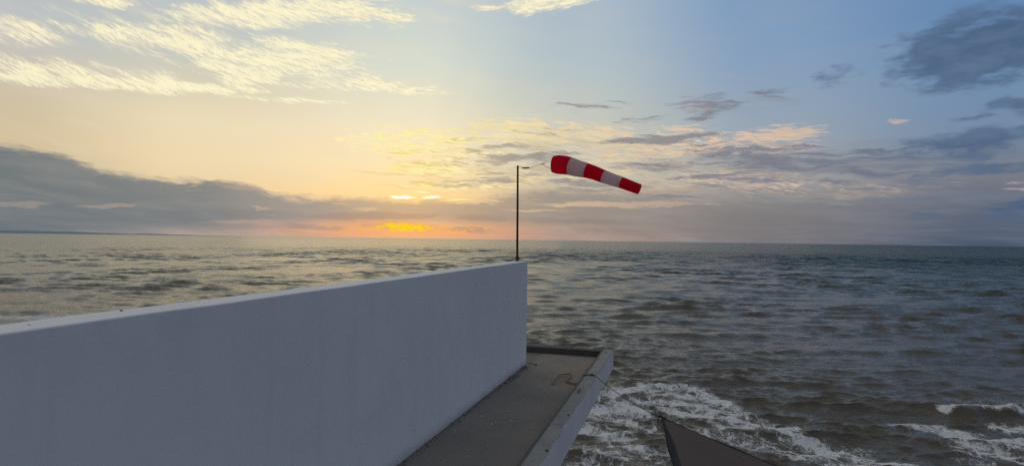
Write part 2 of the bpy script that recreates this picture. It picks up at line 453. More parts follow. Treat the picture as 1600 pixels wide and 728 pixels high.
def smooth_path(pts, n=6):
    """Catmull-Rom through pts"""
    pts = [Vector(p) for p in pts]
    out = []
    for i in range(len(pts) - 1):
        p0, p1, p2, p3 = pts[max(i - 1, 0)], pts[i], pts[i + 1], pts[min(i + 2, len(pts) - 1)]
        for k in range(n):
            t = k / n
            out.append(0.5 * ((2 * p1) + (p2 - p0) * t + (2 * p0 - 5 * p1 + 4 * p2 - p3) * t * t + (3 * p1 - p0 - 3 * p2 + p3) * t ** 3))
    out.append(pts[-1])
    return out


def material(name):
    m = bpy.data.materials.new(name); m.use_nodes = True
    gg = G(m.node_tree)
    b = gg.n('ShaderNodeBsdfPrincipled'); o = gg.n('ShaderNodeOutputMaterial')
    m.node_tree.links.new(b.outputs[0], o.inputs[0])
    t = gg.n('ShaderNodeTexCoord')
    return m, gg, b, o, Sock(gg, t.outputs['Object'])


def bump(gg, b, h, strength=0.3, dist=0.01):
    nd = gg.n('ShaderNodeBump'); gg.put(nd.inputs['Height'], h)
    nd.inputs['Strength'].default_value = strength; nd.inputs['Distance'].default_value = dist
    gg.t.links.new(nd.outputs[0], b.inputs['Normal'])


# ------------------------------------------------------------------ materials
def plain(name, c, rough=0.6, metal=0.0, vary=0.15, scale=20):
    m, gg, b, o, co = material(name)
    n = gg.noise(co, scale, 4, 0.6)
    gg.put(b.inputs['Base Color'], gg.mix(n, tuple(v * (1 - vary) for v in c), tuple(min(v * (1 + vary), 1) for v in c)))
    b.inputs['Roughness'].default_value = rough; b.inputs['Metallic'].default_value = metal
    return m


def mat_white_plaster():
    m, gg, b, o, co = material('white_painted_plaster')
    big = gg.noise(co, 0.9, 4, 0.55)
    mid = gg.noise(gg.mapping(co, scale=(1, 1, 0.5)), 5, 5, 0.6)
    col = gg.mix(gg.ss(big, 0.35, 0.7) * 0.6, (0.84, 0.84, 0.85), (0.76, 0.765, 0.78))
    col = gg.mix(gg.ss(mid, 0.45, 0.7) * 0.18, col, (0.62, 0.63, 0.65))
    # rain streaks down the face
    run = gg.noise(gg.mapping(co, scale=(9, 9, 0.35)), 1.0, 4, 0.6)
    col = gg.mix(gg.ss(run, 0.54, 0.75) * 0.13, col, (0.52, 0.52, 0.5))
    # darker grey-brown along the foot where the wall meets the slab
    x, y, z = gg.sep(co)
    foot = gg.ss(z + (mid - 0.5) * 0.12, 0.10, -0.01)
    col = gg.mix(foot * 0.45, col, (0.38, 0.36, 0.33))
    spots = gg.ss(gg.noise(co, 38, 2, 0.5), 0.70, 0.76)
    col = gg.mix(spots * 0.12, col, (0.45, 0.44, 0.42))
    gg.put(b.inputs['Base Color'], col)
    b.inputs['Roughness'].default_value = 0.75
    bump(gg, b, gg.noise(co, 3.0, 3, 0.5) + mid * 0.25, 0.3, 0.015)
    return m


def mat_concrete():
    m, gg, b, o, co = material('stained_roof_concrete')
    big = gg.noise(co, 1.1, 5, 0.6)
    fine = gg.noise(co, 40, 5, 0.65)
    mid = gg.noise(gg.mapping(co, scale=(1, 0.45, 1)), 4, 5, 0.62)
    x, y, z = gg.sep(co)
    col = gg.mix(gg.ss(big, 0.3, 0.72), (0.172, 0.153, 0.134), (0.222, 0.197, 0.170))
    col = gg.mix(gg.ss(mid, 0.55, 0.75) * 0.5, col, (0.115, 0.103, 0.092))
    # the seaward end turns sandy brown past an uneven line
    far = gg.ss(y + (mid - 0.5) * 0.9 + (big - 0.5) * 0.6, 6.7, 7.5)
    col = gg.mix(far * 0.85, col, gg.mix(gg.ss(mid, 0.35, 0.65), (0.225, 0.190, 0.148), (0.28, 0.238, 0.185)))
    # rust blush under the rope and pale scuffs
    rx = gg.vmath('LENGTH', gg.mapping(co, loc=(-1.46, 7.3, 0), scale=(0.16, 0.30, 1), typ='TEXTURE'))
    col = gg.mix(gg.ss(rx + (fine - 0.5), 1.0, 0.2) * 0.5, col, (0.21, 0.14, 0.09))
    col = gg.mix(gg.ss(gg.noise(gg.mapping(co, scale=(1, 0.4, 1)), 9, 6, 0.7), 0.66, 0.76) * 0.5, col, (0.24, 0.235, 0.22))
    # crumbled mortar line along the wall foot
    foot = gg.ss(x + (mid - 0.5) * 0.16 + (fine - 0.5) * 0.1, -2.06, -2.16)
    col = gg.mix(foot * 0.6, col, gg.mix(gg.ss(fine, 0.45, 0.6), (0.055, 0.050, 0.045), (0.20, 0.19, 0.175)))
    gg.put(b.inputs['Base Color'], gg.mix(fine, gg.mix(0.12, col, (0, 0, 0)), gg.mix(0.06, col, (0.5, 0.5, 0.5))))
    b.inputs['Roughness'].default_value = 0.85
    bump(gg, b, mid * 0.5 + fine * 0.4, 0.5, 0.008)
    return m


def mat_kerb():
    """weathered white paint: worn to grey cement on the top, still white on the outer face"""
    m, gg, b, o, co = material('worn_white_kerb_paint')
    geo = gg.n('ShaderNodeNewGeometry')
    nz = gg.sep(Sock(gg, geo.outputs['True Normal']))[2]
    x, y, z = gg.sep(co)
    big = gg.noise(co, 2.2, 5, 0.6); fine = gg.noise(co, 45, 5, 0.65)
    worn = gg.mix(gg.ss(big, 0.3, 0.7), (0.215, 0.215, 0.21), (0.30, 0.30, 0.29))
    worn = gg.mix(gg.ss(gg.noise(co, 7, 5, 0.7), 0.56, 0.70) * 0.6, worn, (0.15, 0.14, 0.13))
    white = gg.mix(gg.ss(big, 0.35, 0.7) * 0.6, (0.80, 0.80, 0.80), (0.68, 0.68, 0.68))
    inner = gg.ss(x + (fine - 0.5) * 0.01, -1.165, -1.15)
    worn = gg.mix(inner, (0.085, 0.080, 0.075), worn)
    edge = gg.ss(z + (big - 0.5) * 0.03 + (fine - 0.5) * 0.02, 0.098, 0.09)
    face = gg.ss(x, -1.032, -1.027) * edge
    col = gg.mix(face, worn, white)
    run = gg.noise(gg.mapping(co, scale=(9, 9, 0.5)), 1.0, 4, 0.6)
    col = gg.mix(gg.ss(run, 0.55, 0.75) * 0.2, col, (0.3, 0.29, 0.27))
    gg.put(b.inputs['Base Color'], gg.mix(fine, gg.mix(0.10, col, (0, 0, 0)), col))
    b.inputs['Roughness'].default_value = 0.8
    bump(gg, b, big * 0.6 + fine * 0.2, 0.35, 0.006)
    return m


def mat_end_kerb():
    m, gg, b, o, co = material('dark_kerb_cement')  # dark cement tone over the whole end kerb
    n = gg.noise(co, 3, 5, 0.6); fine = gg.noise(co, 40, 5, 0.6)
    gg.put(b.inputs['Base Color'], gg.mix(gg.ss(n, 0.3, 0.7), (0.06, 0.058, 0.055), (0.09, 0.086, 0.08)))
    b.inputs['Roughness'].default_value = 0.85
    bump(gg, b, n * 0.5 + fine * 0.4, 0.45, 0.008)
    return m


def mat_cloth(name, c, trans):
    m, gg, b, o, co = material(name)
    n = gg.noise(co, 6, 4, 0.6)
    wv = gg.noise(gg.mapping(co, scale=(1, 1, 1)), 90, 2, 0.5)
    col = gg.mix(n * 0.5 + wv * 0.3, tuple(v * 0.86 for v in c), tuple(min(1, v * 1.08) for v in c))
    gg.put(b.inputs['Base Color'], col)
    b.inputs['Roughness'].default_value = 0.8
    b.inputs['Specular IOR Level'].default_value = 0.25
    bump(gg, b, n + wv * 0.15, 0.3, 0.01)
    tr = gg.n('ShaderNodeBsdfTranslucent'); gg.put(tr.inputs[0], col)
    ms = gg.n('ShaderNodeMixShader'); ms.inputs[0].default_value = trans
    gg.t.links.new(b.outputs[0], ms.inputs[1]); gg.t.links.new(tr.outputs[0], ms.inputs[2])
    gg.t.links.new(ms.outputs[0], o.inputs[0])
    return m


def mat_mesh_cloth():
    """woven shade cloth"""
    m, gg, b, o, co = material('brown_shade_cloth')
    n = gg.noise(co, 2.0, 5, 0.6)
    w1 = gg.n('ShaderNodeTexWave', wave_type='BANDS', bands_direction='X'); gg.put(w1.inputs[0], co); w1.inputs['Scale'].default_value = 90; w1.inputs['Distortion'].default_value = 0.6
    w2 = gg.n('ShaderNodeTexWave', wave_type='BANDS', bands_direction='Y'); gg.put(w2.inputs[0], co); w2.inputs['Scale'].default_value = 60; w2.inputs['Distortion'].default_value = 0.6
    wv = Sock(gg, w1.outputs[1]) * 0.5 + Sock(gg, w2.outputs[1]) * 0.5
    col = gg.mix(n, (0.125, 0.100, 0.090), (0.165, 0.134, 0.122))
    col = gg.mix(gg.ss(gg.noise(gg.mapping(co, scale=(1, 4, 1)), 3, 5, 0.6), 0.5, 0.75) * 0.3, col, (0.11, 0.09, 0.082))
    col = gg.mix(wv * 0.3, col, (0.055, 0.036, 0.034))
    gg.put(b.inputs['Base Color'], col)
    b.inputs['Roughness'].default_value = 0.9
    b.inputs['Specular IOR Level'].default_value = 0.2
    bump(gg, b, wv + n, 0.2, 0.004)
    return m


M_wall = mat_white_plaster()
M_conc = mat_concrete()
M_kerb = mat_kerb()
M_endk = mat_end_kerb()
M_red = mat_cloth('red_windsock_cloth', (0.92, 0.010, 0.05), 0.72)
M_white = mat_cloth('white_windsock_cloth', (0.90, 0.80, 0.80), 0.66)
M_steel = plain('rusty_dark_steel', (0.065, 0.038, 0.026), 0.7, 0.3, 0.4, 25)
M_line = plain('grey_bridle_line', (0.20, 0.18, 0.15), 0.8)
M_cord = plain('dark_cord', (0.035, 0.032, 0.030), 0.9, 0, 0.3, 60)
M_rope = plain('tan_rope', (0.32, 0.21, 0.14), 0.9, 0, 0.35, 70)
M_sail = mat_mesh_cloth()
M_hem = plain('black_hem_tape', (0.018, 0.016, 0.018), 0.85, 0, 0.3, 30)
M_flap = plain('faded_dark_hem', (0.035, 0.038, 0.046), 0.85, 0, 0.3, 18)
M_flake = plain('white_paint_chip', (0.55, 0.54, 0.52), 0.8, 0, 0.25, 50)
M_stone = plain('dark_pebble', (0.03, 0.028, 0.026), 0.85, 0, 0.3, 60)


# ------------------------------------------------------------------ sea
def build_sea():
    # one sheet from under the building to past the horizon; rows and spokes spread with distance
    fine = np.arange(-51.975, 52.0, 0.105)
    coarse = np.arange(55.0, 305.1, 3.125)
    az = np.radians(np.concatenate([fine, coarse]))
    nf = len(fine)
    rad = [0.5, 3.0, 6.0, 9.0, 12.0, 14.0, 16.0, 17.5, 18.5]
    while rad[-1] < 60000:
        d = rad[-1]
        by_eye = d * d / (CAM_Z * 576.0) * 0.46          # about half a picture row
        cap = 1.05 if d < 420 else 1.05 + (d - 420) * 0.005
        rad.append(d + max(min(by_eye, cap if d < 1300 else by_eye), 0.02))
    rad = np.array(rad)
    na, nr = len(az), len(rad)
    A, R = np.meshgrid(az, rad)                       # rows: radius
    X = R * np.sin(A); Y = R * np.cos(A)
    dr = np.gradient(rad)
    daz = np.concatenate([np.full(nf, math.radians(0.105)), np.full(na - nf, math.radians(3.1))])
    lat = R * daz[None, :]
    Z = np.zeros_like(X); DX = np.zeros_like(X); DY = np.zeros_like(X)
    # groups of waves: patches of rough and smooth water
    def lumps(sx, sy, seed, n=9):
        r = np.random.default_rng(seed); o = np.zeros_like(X)
        for _ in range(n):
            th = r.uniform(0, 2 * math.pi); k = r.uniform(0.6, 1.6)
            o += np.sin(k * (X / sx * math.cos(th) + Y / sy * math.sin(th)) + r.uniform(0, 6.28))
        return o / math.sqrt(n / 2)
    gust = np.clip(1.0 + 0.22 * lumps(9, 7, 3) + 0.18 * lumps(28, 22, 4), 0.4, 1.6)
    gust *= np.clip(1.0 + 0.15 * np.sin(A), 0.9, 1.15)
    offshore = 1.0 + 1.0 * np.clip((R - 55.0) / 80.0, 0, 1)      # the seas stand higher outside the lee of the shore
    r = np.random.default_rng(5)
    N = 110
    for i in range(N):
        lam = 0.32 * (7.5 / 0.32) ** ((i + r.uniform()) / N)
        th = math.radians(r.normal(-96.0, 26.0 if lam < 1.2 else 15.0))      # runs in towards the shore
        k = 2 * math.pi / lam
        steep = 0.050 * (1.0 if lam < 1.3 else (1.3 / lam) ** 0.58) * (0.8 + 0.2 * min(lam / 1.0, 1.0))
        a = steep / k
        kx, ky = k * math.cos(th), k * math.sin(th)
        # keep only what the local mesh can carry
        rk = np.abs(kx * np.sin(A) + ky * np.cos(A)) * dr[:, None] + np.abs(kx * np.cos(A) - ky * np.sin(A)) * lat
        att = np.clip((3.0 - rk) / 1.0, 0, 1)
        ph = kx * X + ky * Y + r.uniform(0, 6.28) + 0.0
        amp = a * att * gust * (offshore if lam > 1.4 else 1.0)
        s, c = np.sin(ph), np.cos(ph)
        Z += amp * c
        DX -= 0.95 * amp * s * kx / k; DY -= 0.95 * amp * s * ky / k

    # individual swells steepening over the shallows: centre, half length, half depth, height, heading of the crest
    def ridge(x, y, L, W, h, rot=0.0, lean=0.5, bend=0.0):
        u = (X - x) * math.cos(rot) + (Y - y) * math.sin(rot)
        v = -(X - x) * math.sin(rot) + (Y - y) * math.cos(rot) + bend * u * u + 0.25 * np.sin(u * 1.1 + x) + 0.12 * np.sin(u * 2.7 + y)
        prof = np.where(v < 0, np.exp(-(v / (W * (1 - lean))) ** 2), np.exp(-(v / (W * (1 + lean))) ** 2))
        return h * prof * np.exp(-(u / L) ** 4) * (0.85 + 0.15 * np.sin(u * 1.7 + 1.0))
    Z += ridge(28.8, 33.4, 4.2, 0.85, 0.80, -0.02, 0.5)
    Z += ridge(23.0, 33.6, 3.0, 1.2, 0.25, -0.05, 0.4)
    Z += ridge(15.5, 40.4, 6.0, 1.1, 0.40, 0.03, 0.4)
    Z += ridge(9.5, 38.6, 3.4, 0.9, 0.24, 0.08, 0.4)
    Z += ridge(21.0, 37.5, 3.0, 0.8, 0.22, -0.1, 0.4)
    Z += ridge(32.0, 52.0, 9.0, 1.2, 0.40, 0.02, 0.4)
    Z += ridge(22.0, 60.0, 8.0, 1.3, 0.42, 0.05, 0.4)
    Z += ridge(40.0, 66.0, 9.0, 1.3, 0.38, -0.03, 0.4)

    # where foam lies: strokes on the water (x0, y0, x1, y1, half width, strength)
    strokes = [
        (5.6, 36.4, 9.2, 38.4, 1.1, 0.9), (5.2, 37.2, 7.6, 38.5, 0.9, 0.62), (14.0, 29.0, 17.0, 27.6, 0.8, 0.5), (8.6, 37.0, 11.6, 36.6, 1.2, 0.6), (9.0, 38.5, 12.2, 38.0, 1.0, 0.95), (12.0, 37.8, 13.4, 34.6, 0.9, 0.9), (6.5, 35.0, 10.5, 35.6, 1.1, 0.75), (10.2, 35.3, 13.0, 33.2, 1.2, 0.85),
        (9.5, 33.5, 13.6, 31.2, 1.1, 0.8), (11.5, 31.0, 14.6, 29.8, 0.9, 0.8), (13.5, 30.2, 15.6, 27.4, 0.8, 0.9), (15.0, 28.2, 17.4, 25.2, 0.9, 0.85), (9.0, 30.0, 12.5, 28.2, 1.0, 0.6),
        (12.5, 28.2, 15.5, 25.0, 1.3, 0.6), (4.2, 33.6, 7.4, 33.4, 1.5, 0.9), (3.6, 30.0, 5.4, 29.0, 1.1, 0.8), (5.4, 31.6, 7.4, 30.2, 0.8, 0.6), (3.0, 27.2, 5.0, 26.4, 1.3, 0.62), (5.2, 28.0, 7.4, 26.0, 1.2, 0.55), (3.0, 25.0, 7.0, 23.6, 1.4, 0.6),
        (21.3, 31.6, 24.0, 29.8, 0.9, 0.85), (23.0, 29.6, 27.0, 27.6, 1.2, 0.9), (22.3, 28.2, 24.5, 26.4, 1.0, 0.75), (26.5, 31.0, 31.0, 30.6, 0.9, 0.9), (25.5, 28.6, 29.5, 26.4, 1.4, 0.7), (27.5, 26.6, 30.0, 24.0, 1.4, 0.75), (21.5, 26.6, 22.6, 24.6, 0.8, 0.6),
        (25.2, 33.55, 31.5, 33.3, 0.30, 0.95),
        (-62.0, 66.0, -52.0, 68.0, 3.0, 0.8), (-70.0, 58.0, -50.0, 60.0, 5.0, 0.6)]
    F = np.zeros_like(X)
    wob = 0.5 * lumps(0.9, 0.9, 21) + 0.4 * lumps(0.4, 0.4, 22)
    for x0, y0, x1, y1, w, s in strokes:
        ex, ey = x1 - x0, y1 - y0
        t = np.clip(((X - x0) * ex + (Y - y0) * ey) / (ex * ex + ey * ey), 0, 1)
        d = np.hypot(X - x0 - t * ex, Y - y0 - t * ey) / w
        F = np.maximum(F, s * np.clip(1.25 - d * (1.0 + 0.16 * wob), 0, 1))
    F = np.clip(F, 0, 1)
    Z += 0.05 * F * wob * np.clip(6 - lat * 20, 0, 1)

    co = np.empty((nr * na, 3), np.float32)
    co[:, 0] = (X + DX).ravel(); co[:, 1] = (Y + DY).ravel(); co[:, 2] = Z.ravel()
    i = np.arange(nr - 1)[:, None] * na + np.arange(na)[None, :]
    j = np.arange(nr - 1)[:, None] * na + (np.arange(na) + 1)[None, :] % na
    quads = np.stack([i, i + na, j + na, j], -1).reshape(-1, 4).astype(np.int32)
    quads = quads[:, ::-1]
    me = bpy.data.meshes.new('sea')
    me.vertices.add(len(co)); me.vertices.foreach_set('co', co.ravel())
    nq = len(quads)
    me.loops.add(nq * 4); me.loops.foreach_set('vertex_index', np.ascontiguousarray(quads).ravel())
    me.polygons.add(nq); me.polygons.foreach_set('loop_start', np.arange(0, nq * 4, 4, dtype=np.int32))
    me.polygons.foreach_set('use_smooth', np.ones(nq, dtype=bool))
    me.update(calc_edges=True)
    at = me.attributes.new('foam', 'FLOAT', 'POINT'); at.data.foreach_set('value', F.ravel().astype(np.float32))
    at = me.attributes.new('crest', 'FLOAT', 'POINT'); at.data.foreach_set('value', Z.ravel().astype(np.float32))
    if me.polygons[nq // 2].normal.z < 0: me.flip_normals()
    return me


def mat_sea():
    m, gg, b, o, co = material('sea_water')
    geo = gg.n('ShaderNodeNewGeometry')
    pos = Sock(gg, geo.outputs['Position'])
    x, y, z = gg.sep(pos)
    flat = gg.xyz(x, y, 0.0)
    dist = gg.vmath('LENGTH', flat)
    fa = gg.n('ShaderNodeAttribute', attribute_name='foam'); foam = Sock(gg, fa.outputs['Fac'])
    # silt near the shore gives way to clear green-blue water offshore, sooner on the right
    silt = gg.noise(gg.mapping(flat, scale=(0.012, 0.02, 1)), 1.0, 4, 0.55)
    off = gg.m('LOGARITHM', dist + 1.0, 10.0) + (silt - 0.5) * 0.5 + gg.lr(x / (dist + 1.0), -0.7, 0.7, -0.35, 0.30)
    body = gg.ramp(gg.lr(off, 1.2, 4.0), [(0.0, (0.098, 0.086, 0.062)), (0.30, (0.090, 0.080, 0.061)), (0.46, (0.054, 0.064, 0.058)), (0.62, (0.012, 0.062, 0.072)), (1.0, (0.006, 0.044, 0.064))])
    stir = gg.noise(flat, 0.35, 5, 0.6)
    body = gg.mix(gg.ss(stir, 0.5, 0.75) * gg.ss(dist, 60.0, 30.0) * 0.6, body, (0.085, 0.064, 0.040))
    # foam: lace of bubbles whose threads thicken where the foam is dense
    wv = gg.noise(flat, 0.8, 4, 0.6, color=True)
    wf = gg.vmath('ADD', flat, gg.vmath('MULTIPLY', gg.vmath('SUBTRACT', wv, (0.5, 0.5, 0.5)), (1.7, 1.7, 0)))
    wv2 = gg.noise(flat, 3.5, 3, 0.6, color=True)
    wf = gg.vmath('ADD', wf, gg.vmath('MULTIPLY', gg.vmath('SUBTRACT', wv2, (0.5, 0.5, 0.5)), (0.4, 0.4, 0)))
    e1 = gg.voro(wf, 0.9, 'DISTANCE_TO_EDGE'); e2 = gg.voro(wf, 2.6, 'DISTANCE_TO_EDGE')
    brk = gg.noise(flat, 1.3, 5, 0.65); fin = gg.noise(flat, 9.0, 4, 0.7)
    str_ = gg.noise(gg.aniso(wf, -18, 1.5, 0.33), 1.0, 6, 0.7)
    lace = gg.mx(gg.ss(e1, 0.12, 0.0), gg.ss(e2, 0.13, 0.0) * 0.7)
    dens = foam * 1.2 + (brk - 0.5) * 1.0 + (str_ - 0.5) * 2.2 + (lace - 0.3) * 0.6 + (fin - 0.5) * 1.0
    fm = gg.ss(dens, 0.38, 1.12) * gg.ss(foam, 0.02, 0.3)
    thin = gg.ss(dens, 0.2, 0.9) * gg.ss(foam, 0.0, 0.35)
    col = gg.mix(thin * 0.4, body, (0.24, 0.22, 0.19))
    col = gg.mix(fm * 0.93, col, (0.78, 0.78, 0.77))
    gg.put(b.inputs['Base Color'], col)
    gg.put(b.inputs['Roughness'], gg.mx(gg.lr(gg.m('LOGARITHM', dist + 1.0, 10.0), 1.4, 3.6, 0.04, 0.22), fm * 0.7))
    b.inputs['IOR'].default_value = 1.333
    # far off, unresolved steep wave fronts hide most of the mirror-like slopes, and reflection is turned down by bearing to darken the far right
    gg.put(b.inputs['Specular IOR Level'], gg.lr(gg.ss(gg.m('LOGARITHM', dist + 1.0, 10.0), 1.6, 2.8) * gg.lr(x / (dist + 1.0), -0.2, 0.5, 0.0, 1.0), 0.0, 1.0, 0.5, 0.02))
    # ripples too small for the mesh; broader ones take over farther out
    def crests(n): return 1.0 - gg.m('ABSOLUTE', n - 0.5) * 2.0      # sharp-topped wavelets
    wob = gg.vmath('ADD', flat, gg.vmath('MULTIPLY', gg.vmath('SUBTRACT', gg.noise(flat, 0.5, 2, 0.5, color=True), (0.5, 0.5, 0.5)), (0.8, 0.8, 0)))
    r1 = crests(gg.noise(gg.aniso(wob, 8, 1.0, 0.42), 1.0, 4, 0.6))
    r1b = crests(gg.noise(gg.aniso(wob, -10, 3.4, 1.3), 1.0, 4, 0.6))
    r2 = gg.noise(gg.aniso(flat, -5, 9.0, 3.8), 1.0, 6, 0.65)
    wind = gg.lr(x / (dist + 1.0), -0.35, 0.6, 0.55, 3.4)            # the breeze freshens towards the right
    calm = gg.lr(dist, 60.0, 200.0, 1.0, 0.45)
    h = (r1 * 0.065 + r1b * 0.13) * calm + r2 * gg.ss(dist, 90.0, 600.0) * wind + fm * 0.05
    bump(gg, b, h, 1.0, 1.0)
    return m


sea = bpy.data.objects.new('sea', build_sea())
COL.objects.link(sea)
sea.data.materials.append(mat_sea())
tag(sea, 'open sea with short chop, brown near the shore and teal towards the horizon', 'sea', kind='structure')

# distant low coast on the left of the horizon
def build_coast():
    bm = bmesh.new()
    n = 90
    rows = []
    for i in range(n + 1):
        t = i / n
        a = math.radians(-58 + t * 32.0)
        rr = 17000.0
        taper = min(1.0, (1 - t) / 0.35) ** 0.8 * min(1.0, t / 0.03)
        h = (52 + 34 * mnoise.noise((t * 7, 1.3, 0)) + 16 * mnoise.noise((t * 23, 4.1, 0)) + 6 * mnoise.noise((t * 70, 7.7, 0))) * taper + 1.0
        row = []
        for f, hh in ((0.985, -3.0), (0.992, 0.42 * h), (1.0, h), (1.012, 0.55 * h), (1.03, -3.0)):
            row.append(bm.verts.new((math.sin(a) * rr * f, math.cos(a) * rr * f, hh)))
        rows.append(row)
    for i in range(n):
        for k in range(4):
            bm.faces.new((rows[i][k], rows[i + 1][k], rows[i + 1][k + 1], rows[i][k + 1]))
    return bm


M_coast = plain('hazed_far_hills', (0.26, 0.32, 0.36), 0.9, 0, 0.3, 0.002)  # pale blue-grey base colour stands in for haze over the hills
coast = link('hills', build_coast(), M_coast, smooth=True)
tag(coast, 'faint low coast of hills on the horizon at the left', 'hills', kind='structure')

# ------------------------------------------------------------------ the building: local axes along the wall, turned to the photograph
BR = -math.radians(16.4155)
ZF = 7.982                      # top of the roof ledge's floor


def W(X, Y, Z):
    """building axes -> world"""
    c, s = math.cos(BR), math.sin(BR)
    return Vector((X * c - Y * s, X * s + Y * c, Z))


def jitter_long_edges(bm, amp, scale):
    for v in bm.verts:
        n = mnoise.noise_vector(v.co * scale)
        v.co += n * amp


def wavy_box(x0, x1, y0, y1, z0, z1, bevel, step, amp, scale=3.0, slope=None):
    """a cast or plastered block with slightly uneven arrises"""
    bm = bmesh.new()
    box(bm, x0, x1, y0, y1, z0, z1, bevel)
    ax = 1 if (y1 - y0) > (x1 - x0) else 0
    lo, hi = (y0, y1) if ax else (x0, x1)
    no = (0, 1, 0) if ax else (1, 0, 0)
    k = lo + step
    while k < hi - step * 0.5:
        pco = (0, k, 0) if ax else (k, 0, 0)
        bmesh.ops.bisect_plane(bm, geom=bm.verts[:] + bm.edges[:] + bm.faces[:], plane_co=pco, plane_no=no)
        k += step
    jitter_long_edges(bm, amp, scale)
    if slope:
        for v in bm.verts:
            if v.co.z > (z0 + z1) / 2: v.co.z += slope(v.co)
    return bm


# parapet wall, with its top falling a touch towards the near end
wall = link('parapet_wall', wavy_box(-2.375, -2.170, -3.2, 8.20, -0.03, 1.503, 0.007, 0.16, 0.004, 2.3,
            slope=lambda c: -0.022 * (8.2 - c.y) / 7.0), M_wall, loc=(0, 0, ZF), rz=BR)
tag(wall, 'long white plastered parapet wall running out towards the sea, with a flat pale top', 'wall')

# roof ledge with its kerbs, and the house wall that carries it far below
ledge = empty('roof_ledge', (0, 0, ZF), BR)
tag(ledge, 'grey concrete roof ledge with a low kerb beside the white parapet wall', 'roof ledge')
bm = wavy_box(-4.6, -1.195, -3.2, 9.05, -0.20, 0.0, 0.004, 0.5, 0.0)
link('roof_floor', bm, M_conc, ledge)
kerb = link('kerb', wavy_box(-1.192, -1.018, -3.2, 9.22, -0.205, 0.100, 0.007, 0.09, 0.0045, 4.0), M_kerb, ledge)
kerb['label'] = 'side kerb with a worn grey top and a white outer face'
endk = link('kerb', wavy_box(-4.6, -1.195, 9.054, 9.215, -0.20, 0.098, 0.007, 0.12, 0.004, 4.0), M_endk, ledge)
endk['label'] = 'dark kerb across the seaward end'
bm = bmesh.new(); box(bm, -9.0, -4.3, -3.0, 7.6, -ZF - 1.0, -0.206)
link('house_wall', bm, M_wall, ledge)

# mortar crumbs along the foot of the wall and chips of paint on the floor
def crumb_mesh(seed, s):
    r = random.Random(seed)
    bm = bmesh.new()
    bmesh.ops.create_icosphere(bm, subdivisions=1, radius=s)
    for v in bm.verts:
        v.co = Vector((v.co.x * r.uniform(0.6, 1.3), v.co.y * r.uniform(0.6, 1.3), v.co.z * r.uniform(0.3, 0.7)))
    return bm


bm = bmesh.new()
r = random.Random(4)
def scatter(n, xf, yf, smin, smax):
    for _ in range(n):
        s = r.uniform(smin, smax)
        q = crumb_mesh(r.random(), s)
        me = bpy.data.meshes.new('tmp'); q.to_mesh(me); q.free()
        mat = Matrix.Translation((xf(), yf(), s * 0.25)) @ Matrix.Rotation(r.uniform(0, 6.28), 4, 'Z')
        me.transform(mat); bm.from_mesh(me); bpy.data.meshes.remove(me)
scatter(90, lambda: -2.155 + abs(r.gauss(0, 0.02)), lambda: r.uniform(2.5, 8.2), 0.006, 0.018)
scatter(45, lambda: -2.14 + abs(r.gauss(0, 0.05)), lambda: r.uniform(7.0, 8.3), 0.010, 0.030)
crumbs = link('mortar_crumbs', bm, plain('mortar_crumbs', (0.16, 0.15, 0.135), 0.9, 0, 0.5, 30), loc=(0, 0, ZF), rz=BR)
tag(crumbs, 'loose mortar crumbs along the foot of the white wall', 'rubble', kind='stuff')

bm = bmesh.new()
def chips(n, xf, yf, smin, smax):
    for _ in range(n):
        x, y, s, th = xf(), yf(), r.uniform(smin, smax), r.uniform(0, 6.28)
        k = r.randint(4, 6)
        ring = [(x + s * r.uniform(0.5, 1.2) * math.cos(th + 6.283 * i / k), y + s * r.uniform(0.4, 1.0) * math.sin(th + 6.283 * i / k)) for i in range(k)]
        lo = [bm.verts.new((a, c, 0.002)) for a, c in ring]; hi = [bm.verts.new((a, c, 0.006)) for a, c in ring]
        bm.faces.new(hi)
        for i in range(k): bm.faces.new((lo[i], lo[(i + 1) % k], hi[(i + 1) % k], hi[i]))
chips(16, lambda: r.gauss(-1.98, 0.10), lambda: r.gauss(5.75, 0.22), 0.004, 0.014)
chips(12, lambda: r.gauss(-1.78, 0.08), lambda: r.gauss(5.6, 0.15), 0.004, 0.013)
chips(10, lambda: r.gauss(-1.85, 0.08), lambda: r.gauss(4.35, 0.06), 0.003, 0.010)
chips(26, lambda: r.uniform(-2.1, -1.25), lambda: r.uniform(4, 9), 0.003, 0.008)
chips(6, lambda: r.uniform(-1.7, -1.4), lambda: r.uniform(8.5, 8.95), 0.008, 0.018)
chips(16, lambda: -2.13 + abs(r.gauss(0, 0.03)), lambda: r.gauss(8.15, 0.08), 0.010, 0.028)
ch = link('paint_chips', bm, M_flake, loc=(0, 0, ZF), rz=BR)
tag(ch, 'white paint chips scattered over the roof floor', 'paint chips', kind='stuff')

# ------------------------------------------------------------------ windsock pole on the end of the wall
ZT = ZF + 1.503
pole = empty('windsock_pole', W(-2.307, 8.12, ZT), BR)
tag(pole, 'thin dark rusty pole standing on the seaward end of the white wall', 'pole')
bm = bmesh.new(); tube(bm, [(0, 0, -0.05), (-0.005, 0, 0.7), (-0.011, 0, 1.385)], [0.0165, 0.016, 0.0145], 12)
link('shaft', bm, M_steel, pole, True)
bm = bmesh.new(); tube(bm, [(0, 0, -0.03), (0, 0, 0.06), (0, 0, 0.085)], [0.023, 0.022, 0.019], 12)
bolt = bmesh.ops.create_cube(bm, size=0.02, matrix=Matrix.Translation((0.032, 0, 0.04)))
link('socket', bm, M_steel, pole)
bm = bmesh.new(); tube(bm, [(-0.011, 0, 1.38), (-0.011, 0, 1.395), (-0.011, 0, 1.40)], [0.018, 0.018, 0.008], 10)
tube(bm, [(-0.011, 0, 1.394), (0.025, 0.006, 1.388), (0.058, 0.014, 1.368)], 0.0035, 6)
